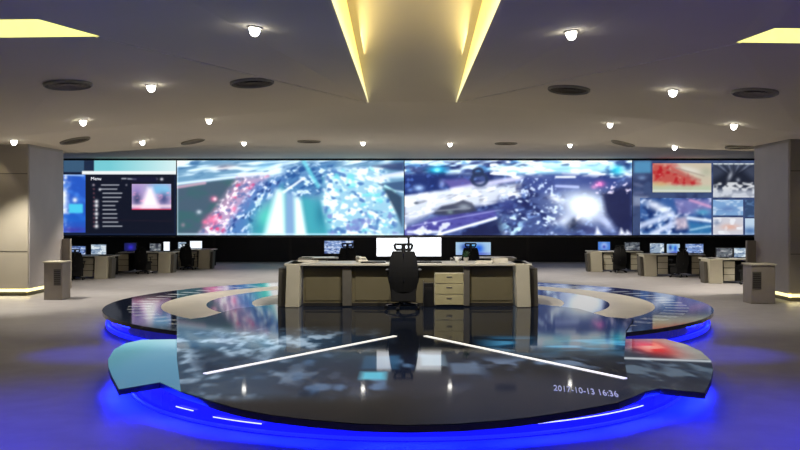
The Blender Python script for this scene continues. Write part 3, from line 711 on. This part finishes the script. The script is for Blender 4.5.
# ================================================================== furniture
def wedge(mb, x0, x1, y0, y1, z1, lean=.07, tilt=0.0):
    # end panel whose front edge leans outwards to the top
    mb.hexa([(x0 + tilt, y0 + lean, 0), (x1 + tilt, y0 + lean, 0), (x1 + tilt, y1, 0), (x0 + tilt, y1, 0), (x0, y0, z1), (x1, y0, z1), (x1, y1, z1), (x0, y1, z1)])
def pedestal_parts(t, x0, x1, y0, y1, z1, name='pedestal'):
    pd = MB().box(x0, x1, y0 + .02, y1, .05, z1).build(name, M['edge'], t)
    n = 3; h = (z1 - .05) / n
    for k in range(n):
        MB().box(x0 + .015, x1 - .015, y0, y0 + .02, .06 + k * h, .045 + (k + 1) * h).build('drawer', M['beige'], pd, bevel=.004)
    return pd
def make_desk(name, label, loc, w, inner, rz=0.0, group='workstations facing the video wall', pc=True, lay='both'):
    """operator side faces -Y; 'inner' is the side (+1/-1) with the thick end panel and grey cap"""
    t = thing(name, label, 'desk', loc, rz, group)
    h = w / 2
    MB().box(-h + .1, h - .02, 0, .85, .655, .685).build('worktop', M['worktop'], t, bevel=.006)
    m = MB(); x0, x1 = (h - .48, h - .10) if inner > 0 else (-h + .10, -h + .48)
    wedge(m, x0, x1, -.12, .6, .685, .06, -.04 * inner); m.build('end_panel', M['beige'], t, bevel=.008)
    m = MB(); xa, xb = (h - .09, h) if inner > 0 else (-h, -h + .09)
    wedge(m, xa, xb, .0, .42, .61, .05, -.04 * inner); m.build('end_cap', M['cap'], t, bevel=.006)
    s = -inner
    m = MB(); wedge(m, *sorted((s * h, s * (h - .05))), 0, .85, .655, .0); m.build('end_panel', M['cap'], t)
    MB().box(-h + .1, h - .05, .70, .73, .08, .655).build('modesty_panel', M['edge'], t)
    pa = inner * (h - .56) ; pb = pa - inner * .34
    pedestal_parts(t, *sorted((pa, pb)), .05, .6, .62)
    if lay == 'both':
        pa = s * (h - .08); pb = pa - s * .36
        pedestal_parts(t, *sorted((pa, pb)), .05, .6, .62)
    if pc:
        pa = inner * (h - .93)
        MB().box(*sorted((pa, pa - inner * .16)), .1, .5, .06, .5).build('computer_tower', M['black'], t)
    return t
SCR = {}
def screen_pic(kind, w, h):
    p = Pic(0, w * 100, 0, h * 100, 1.6, {'blue': (60, 120, 215), 'pale': (150, 170, 190), 'navy': (26, 30, 90), 'grey': (96, 104, 112), 'street': (120, 150, 205), 'map': (170, 205, 235)}[kind])
    one = np.ones_like(p.X); sd = abs(hash(kind)) % 1 + len(kind) * 3 + int(w * 50)
    if kind == 'blue': p.blob(w * 50, h * 50, w * 26, h * 40, (215, 225, 250), .95); p.blob(w * 50, h * 60, w * 14, h * 22, (40, 60, 190), .95)
    elif kind == 'pale': p.specks(one, 7, 5, (230, 240, 245), .48, 6, .9, sd); p.specks(one, 9, 4, (60, 90, 140), .6, 6, .8, sd + 3)
    elif kind == 'navy': p.blob(w * 55, h * 55, w * 25, h * 35, (60, 50, 230), .8)
    elif kind == 'grey': p.specks(one, 9, 4, (190, 190, 190), .55, 6, .8, sd); p.specks(one, 8, 6, (30, 34, 50), .5, 6, .8, sd + 1)
    elif kind == 'street': p.specks(one, 9, 3, (215, 228, 250), .5, 6, .9, sd, .3); p.specks(one, 8, 4, (50, 70, 130), .58, 6, .8, sd + 2)
    elif kind == 'map': p.blob(w * 28, h * 40, w * 13, h * 30, (24, 60, 160), .95); p.blob(w * 66, h * 50, w * 14, h * 34, (20, 90, 225), .95); p.blob(w * 46, h * 30, w * 8, h * 20, (70, 170, 235), .8); p.blob(w * 60, h * 92, w * 40, h * 12, (70, 80, 200), .8)
    return p
MONPIC = attr_mat('monitor_picture', 0.95)
def monitor(label, loc, w, h, kind, rz=0.0, lift=.10, group='monitors on the desks', es=None):
    t = thing('monitor', label, 'monitor', loc, rz, group)
    MB().box(-.11, .11, -.04, .12, 0, .012).build('foot', M['black'], t, bevel=.004)
    MB().box(-.025, .025, .05, .075, .012, lift + h * .5).build('stand', M['black'], t)
    MB().box(-w / 2 - .014, w / 2 + .014, 0, .045, lift - .014, lift + h + .014).build('bezel', M['black'], t, bevel=.004)
    if kind == 'white':
        MB().add([(-w / 2, -.002, lift), (w / 2, -.002, lift), (w / 2, -.002, lift + h), (-w / 2, -.002, lift + h)], [(0, 1, 2, 3)]).build('display', M['white_screen'], t, fix=False)
    else:
        screen_pic(kind, w, h).mesh('display', MONPIC, lambda X, Y: (X / 100 - w / 2, np.full_like(X, -.002), lift + h - Y / 100), t)
    return t
def make_chair(label, loc, rz=0.0, group='black office chairs at the desks', arms=True):
    # faces +Y (towards the video wall); back towards -Y
    t = thing('office_chair', label, 'chair', loc, rz, group)
    base = MB()
    for k in range(5):
        a = math.radians(90 + 72 * k + 18); c, s = math.cos(a), math.sin(a)
        base.tube((0, 0, .115), (c * .3, s * .3, .075), .022, .014, 8)
    base.lathe((0, 0, 0), [(.035, .08), (.045, .10), (.04, .135)], 12)
    bo = base.build('star_base', M['chrome'], t)
    for k in range(5):
        a = math.radians(90 + 72 * k + 18); c, s = math.cos(a) * .3, math.sin(a) * .3
        MB().tube((c - s * .08, s + c * .08, .032), (c + s * .08, s - c * .08, .032), .032, n=12).build('caster', M['black'], bo)
    MB().tube((0, 0, .13), (0, 0, .30), .03, .024, 12).build('gas_column', M['chrome'], t)
    MB().box(-.215, .215, -.26, .16, .15, .42).build('seat_shade_box', M['fabric'], t, bevel=.02)  # dark box added for the shade between seat and base
    se = MB()
    se.prism([(-.20, -.20), (.20, -.20), (.245, -.05), (.245, .16), (.20, .24), (-.20, .24), (-.245, .16), (-.245, -.05)], .42, .50)
    se.build('seat', M['fabric'], t, bevel=.025)
    bk = MB()
    rows = 9; vs = []; cols = 7
    for i in range(rows):
        u = i / (rows - 1); z = .32 + .69 * u; wd = .215 + .035 * math.sin(math.pi * min(1, u * 1.15)) - (.03 if u > .95 else 0)
        yc = -.24 - .05 * math.sin(math.pi * u * .9) - .05 * u
        for s_ in (0, 1):
            for j in range(cols):
                v = -1 + 2 * j / (cols - 1); vs.append((wd * v, yc + .04 * v * v - .035 * s_, z))
    fs = []
    for i in range(rows - 1):
        for s_ in (0, 1):
            for j in range(cols - 1):
                a = (i * 2 + s_) * cols + j; b2 = ((i + 1) * 2 + s_) * cols + j; fs.append((a, a + 1, b2 + 1, b2))
        for j in (0, cols - 1):
            fs.append((i * 2 * cols + j, (i * 2 + 1) * cols + j, ((i + 1) * 2 + 1) * cols + j, (i + 1) * 2 * cols + j))
    for i in (0, rows - 1):
        for j in range(cols - 1):
            a = i * 2 * cols + j; fs.append((a, a + 1, a + cols + 1, a + cols))
    bk.add(vs, fs).build('backrest', M['fabric'], t, smooth=False)
    sp = MB(); sp.tube((0, -.12, .40), (0, -.31, .50), .022, n=8); sp.tube((0, -.31, .50), (0, -.345, .98), .022, .016, 8); sp.tube((0, -.345, .98), (0, -.31, 1.10), .014, n=8)
    sp.build('spine', M['black'], t)
    hd = MB()
    # open frame headrest
    hd.tube((-.13, -.30, 1.035), (.13, -.30, 1.035), .022, n=8); hd.tube((-.15, -.30, 1.125), (.15, -.30, 1.125), .02, n=8)
    hd.tube((-.13, -.30, 1.035), (-.155, -.30, 1.125), .02, n=8); hd.tube((.13, -.30, 1.035), (.155, -.30, 1.125), .02, n=8)
    hd.box(-.035, .035, -.315, -.285, 1.0, 1.12)
    hd.build('headrest', M['fabric'], t)
    if arms:
        for s_ in (-1, 1):
            am = MB().tube((s_ * .24, .0, .46), (s_ * .27, -.02, .66), .016, n=8)
            ar = am.build('armrest', M['black'], t)
            MB().box(s_ * .27 - .035, s_ * .27 + .035, -.13, .13, .66, .69).build('arm_pad', M['black'], ar, bevel=.01)
    return t
def keyboard(label, loc, rz=0.0):
    t = thing('keyboard', label, 'keyboard', loc, rz, 'keyboards on the desks')
    MB().box(-.22, .22, -.07, .07, 0, .018).build('case', M['black'], t, bevel=.004)
    m = MB()
    for r in range(4):
        for c in range(13): m.box(-.205 + c * .0315, -.205 + c * .0315 + .026, -.058 + r * .03, -.034 + r * .03, .018, .024)
    m.build('keys', M['edge'], t)
    return t

# --- main console on the stage
DZ, DY = PZ + .015, 15.8
mc = thing('control_console', 'large beige control console in the middle of the round stage', 'desk', (0, DY, DZ))
hw = 2.28
MB().box(-hw + .1, hw - .1, -.02, .95, .725, .765).build('worktop', M['worktop'], mc, bevel=.008)
MB().box(-hw + .3, hw - .3, .93, .97, .64, .765).build('rear_rail', M['cabinet'], mc, bevel=.006)
for s in (-1, 1):
    m = MB(); wedge(m, *sorted((s * (hw - .16), s * (hw - .40))), -.10, .95, .765, .03, s * .03); m.build('end_panel', M['beige'], mc, bevel=.01)
    m = MB(); wedge(m, *sorted((s * hw, s * (hw - .15))), .05, .9, .68, .02, s * .02); m.build('end_cap', M['cap'], mc, bevel=.008)
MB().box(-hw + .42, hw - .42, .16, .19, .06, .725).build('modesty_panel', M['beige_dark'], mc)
MB().box(-hw + .42, hw - .42, .14, .20, 0, .06).build('kick_strip', M['edge'], mc)
for x0, x1 in ((gx(343, 16) , gx(352, 16)), (gx(463, 16), gx(469, 16))):
    MB().box(x0, x1, .05, .16, .02, .725).build('divider_panel', M['cap'], mc)
for x0, x1 in ((-1.82, -1.14), (-.94, -.32), (1.12, 1.84)):
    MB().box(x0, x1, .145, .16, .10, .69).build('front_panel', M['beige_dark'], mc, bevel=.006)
pd = thing('drawer_pedestal', 'beige three-drawer pedestal under the right half of the central console', 'cabinet', (gx(449, 15.9), DY + .02, DZ))
MB().box(-.26, .26, .02, .3, .03, .60).build('body', M['beige'], pd, bevel=.006)
for k in range(3):
    d_ = MB().box(-.25, .25, 0, .02, .04 + k * .187, .217 + k * .187).build('drawer', mat('pedestal_front', (160, 152, 116), .45), pd, bevel=.004)
    MB().box(-.05, .05, -.012, 0, .15 + k * .187, .162 + k * .187).build('handle', M['chrome'], d_)
for a in (-.22, .22): MB().tube((a - .01, .1, .02), (a + .01, .1, .02), .02, n=10).build('caster', M['black'], pd)
ct = thing('computer_tower', 'black computer tower standing under the console next to the drawer pedestal', 'computer', (gx(428.5, 16), DY + .06, DZ))
MB().box(-.085, .085, 0, .24, 0, .42).build('case', M['black'], ct, bevel=.006)
MB().box(-.095, -.087, -.01, .24, 0, .46).build('side_plate', M['grey_metal'], ct)
MB().box(-.06, .06, -.006, 0, .3, .34).build('drive_bay', M['edge'], ct)

make_chair('black high-back office chair in front of the central console, seen from behind', (gx(403.5, 15.4), 15.42, DZ), 0.0, 'black office chairs at the desks')
DT = DZ + .765
monitor('white-lit monitor on the central console, left of the chair headrest', (gx(392, 16.4), 16.42, DT), .56, .33, 'white')
monitor('white-lit monitor on the central console, right of the chair headrest', (gx(425.5, 16.4), 16.42, DT), .57, .34, 'white')
keyboard('black keyboard right of the chair on the central console', (.38, 16.02, DT))
keyboard('black keyboard left of the chair on the central console', (-.62, 16.02, DT))
def telephone(label, loc, rz=0):
    t = thing('telephone', label, 'telephone', loc, rz)
    MB().hexa([(-.09, -.1, 0), (.09, -.1, 0), (.09, .1, 0), (-.09, .1, 0), (-.09, -.1, .03), (.09, -.1, .03), (.09, .1, .09), (-.09, .1, .09)]).build('body', M['paper'], t, bevel=.006)
    MB().box(-.085, -.035, -.1, .1, .07, .105).build('handset', M['white'], t, bevel=.01)
    MB().box(-.01, .07, -.06, .02, .05, .062).build('keypad', M['edge'], t)
    return t
telephone('cream desk telephone on the left half of the central console', (gx(362, 16.4), 16.35, DT), .3)
def papers(label, loc, rz, w=.3, h=.05):
    t = thing('paper_stack', label, 'papers', loc, rz)
    n = 5
    for k in range(n):
        dx = random.uniform(-.012, .012); MB().box(-w / 2 + dx, w / 2 + dx, -.1, .1, k * h / n, (k + .92) * h / n).build('sheet_bundle', M['paper'], t)
    return t
papers('stack of white papers near the right end of the central console', (gx(500, 16.3), 16.35, DT), .15, .26, .07)
papers('stack of papers near the left end of the central console', (gx(308, 16.3), 16.4, DT), -.1, .34, .03)
cp = thing('drinking_cup', 'small white cup on the right half of the central console', 'cup', (gx(457, 16.2), 16.2, DT))
MB().lathe((0, 0, 0), [(.028, 0), (.036, .09), (.033, .09), (.026, .008)], 16).build('body', M['white'], cp, smooth=True)
MB().tube((.034, 0, .07), (.058, 0, .05), .005, n=6).tube((.058, 0, .05), (.032, 0, .022), .005, n=6).build('handle', M['white'], cp)
pp = thing('potted_plant', 'small dark green potted plant on the right half of the central console', 'plant', (gx(466, 16.4), 16.4, DT))
MB().lathe((0, 0, 0), [(.035, 0), (.05, .08), (.044, .08), (.04, .06)], 14).build('pot', M['terracotta'], pp)
lf = MB()
for k in range(26):
    a = random.uniform(0, 6.28); r = random.uniform(.03, .11); z = random.uniform(.12, .22); c, s = math.cos(a), math.sin(a)
    lf.add([(c * .01, s * .01, .07), (c * r * .6 - s * .014, s * r * .6 + c * .014, z * .85), (c * r, s * r, z), (c * r * .6 + s * .014, s * r * .6 - c * .014, z * .85)], [(0, 1, 2, 3)])
lf.build('foliage', M['green'], pp, fix=False)
papers('open pile of papers beside the potted plant on the central console', (gx(484, 16.1), 16.02, DT), -.2, .3, .04)

# --- second row of desks behind the stage
make_desk('control_desk', 'left desk of the far pair directly behind the stage', (-2.3, 25.9, 0), 1.9, -1, 0, 'far desks behind the stage')
make_desk('control_desk', 'right desk of the far pair directly behind the stage', (2.2, 25.9, 0), 1.9, 1, 0, 'far desks behind the stage')
monitor('wide monitor with street picture seen above the left half of the console', (gx(338.5, 26.2), 26.3, .685), .84, .37, 'street', lift=.11)
monitor('wide monitor with blue picture seen above the right half of the console', (gx(473.5, 26.2), 26.3, .685), 1.02, .37, 'map', lift=.07)
make_chair('black office chair in front of the wide street-picture monitor', (gx(348, 25.3), 25.35, 0))
make_chair('black office chair in front of the wide blue-picture monitor', (gx(470, 25.3), 25.35, 0))

# --- side desks
def side_desk(px0, px1, d, inner, rz, lbl):
    x0, x1 = gx(px0, d), gx(px1, d)
    make_desk('control_desk', lbl, ((x0 + x1) / 2, d, 0), x1 - x0, inner, rz, 'desks along the sides')
    return x0, x1
side_desk(56, 112, 27.1, 1, 0, 'nearest desk on the left, partly behind the left column cabinet')
side_desk(115, 174, 29.8, 1, 0, 'middle desk of the left group')
side_desk(172, 213, 32.0, 1, 0, 'farthest desk of the left group')
side_desk(587, 644, 30.4, -1, 0, 'farthest desk of the right group')
side_desk(640, 706, 28.2, -1, 0, 'middle desk of the right group')
side_desk(704, 764, 25.3, -1, 0, 'nearest desk on the right, partly behind the right column')
MZ = .685
def mon(px0, px1, d, h, kind, lb, lift=.03):
    monitor(lb, (gx((px0 + px1) / 2, d), d + .45, MZ), (px1 - px0) * d / F, h, kind, 0, lift)
mon(66, 80, 27.1, .25, 'street', 'dim monitor at the left end of the nearest left desk')
mon(86, 101, 27.1, .30, 'pale', 'pale-screened monitor on the nearest left desk, beside its end panel')
mon(120, 132, 29.8, .26, 'navy', 'dark blue monitor on the left of the middle left desk')
mon(146, 157, 29.8, .24, 'grey', 'dim grey monitor in the middle of the middle left desk')
mon(160, 166, 29.8, .30, 'white', 'narrow upright white monitor on the middle left desk')
mon(175, 183, 32, .22, 'pale', 'small pale monitor on the farthest left desk')
mon(187, 199, 32, .26, 'white', 'bright white monitor on the farthest left desk')
mon(601, 613, 30.4, .28, 'blue', 'blue monitor with bright figure on the farthest right desk')
mon(628, 643, 30.4, .26, 'grey', 'dim grey monitor on the farthest right desk')
mon(654, 668, 28.2, .30, 'pale', 'light blue monitor on the left of the middle right desk')
mon(671, 684, 28.2, .28, 'map', 'blue and white monitor in the middle of the middle right desk')
mon(690, 708, 28.2, .28, 'street', 'mottled monitor on the right of the middle right desk')
mon(722, 738, 25.3, .26, 'grey', 'dim monitor on the nearest right desk, left one')
mon(740, 756, 25.3, .26, 'pale', 'pale mottled monitor on the nearest right desk, beside the column')
for px, d, lb in ((76, 26.9, 'black office chair at the nearest left desk'), (144, 29.6, 'black office chair at the middle left desk'), (188, 31.8, 'black office chair at the farthest left desk'),
                  (619, 30.2, 'black office chair at the farthest right desk'), (678, 28.0, 'black office chair at the middle right desk'), (749, 25.1, 'black office chair at the nearest right desk')):
    make_chair(lb, (gx(px, d - .15), d - .15, 0), random.uniform(-.35, .35)).scale = (.88, .88, .8)

# ================================================================== lighting
w = bpy.data.worlds.new('world'); sc.world = w; w.use_nodes = True
w.node_tree.nodes['Background'].inputs['Color'].default_value = (.55, .6, .8, 1)
w.node_tree.nodes['Background'].inputs['Strength'].default_value = 0.2
# ceiling wash in the trough
light('trough_wash', 'AREA', (-.7, 10, 4.55), 34, (1, .8, .35), .1, (0, math.radians(-90), 0), sy=14)
light('trough_wash', 'AREA', (.87, 10, 4.55), 34, (1, .8, .35), .1, (0, math.radians(90), 0), sy=14)
for x in (-.35, .5):
    light('console_fill', 'SPOT', (x, 13.2, 4.35), 460, (1, .94, .86), .02, (math.radians(38), 0, 0), math.radians(88))  # added fill spots without fixtures, brighten the console and stage rings
def aim(a, b): return (Vector(b) - Vector(a)).to_track_quat('-Z', 'Y').to_euler()
for s_ in (-1, 1):
    for src, dst, e, sz in (((5.2, 5.5, 3.9), (4.0, 8.1, 0), 1900, 50), ((6.4, 12.5, 4.0), (4.3, 12.6, 0), 900, 30), ((2.0, 2.5, 3.9), (2.8, 6.4, 0), 1600, 66)):
        a_ = (s_ * src[0], src[1], src[2]); b_ = (s_ * dst[0], dst[1], 0)
        light('blue_fill', 'SPOT', a_, e, (.02, .03, 1), .04, aim(a_, b_), math.radians(sz)).data.spot_blend = 1.0  # added off-screen spots that spread the blue glow over the floor
# blue under-glow round the stage
for a in range(150, 391, 20):
    t = math.radians(a); x, y = 3.42 * math.cos(t), 10.88 + 3.42 * math.sin(t)
    if y > 12.3: continue
    light('stage_glow', 'AREA', (x, y, .21), 30, (.004, .012, 1), 1.0, (math.radians(62), 0, t - math.pi / 2 + math.pi), sy=.08)
for a in (165, 180, 195, 210, 330, 345, 0, 15):
    t = math.radians(a); x, y = 5.40 * math.cos(t), SC + 5.40 * math.sin(t)
    light('stage_glow', 'AREA', (x, y, .21), 30, (.004, .012, 1), 1.2, (math.radians(62), 0, t - math.pi / 2 + math.pi), sy=.08)
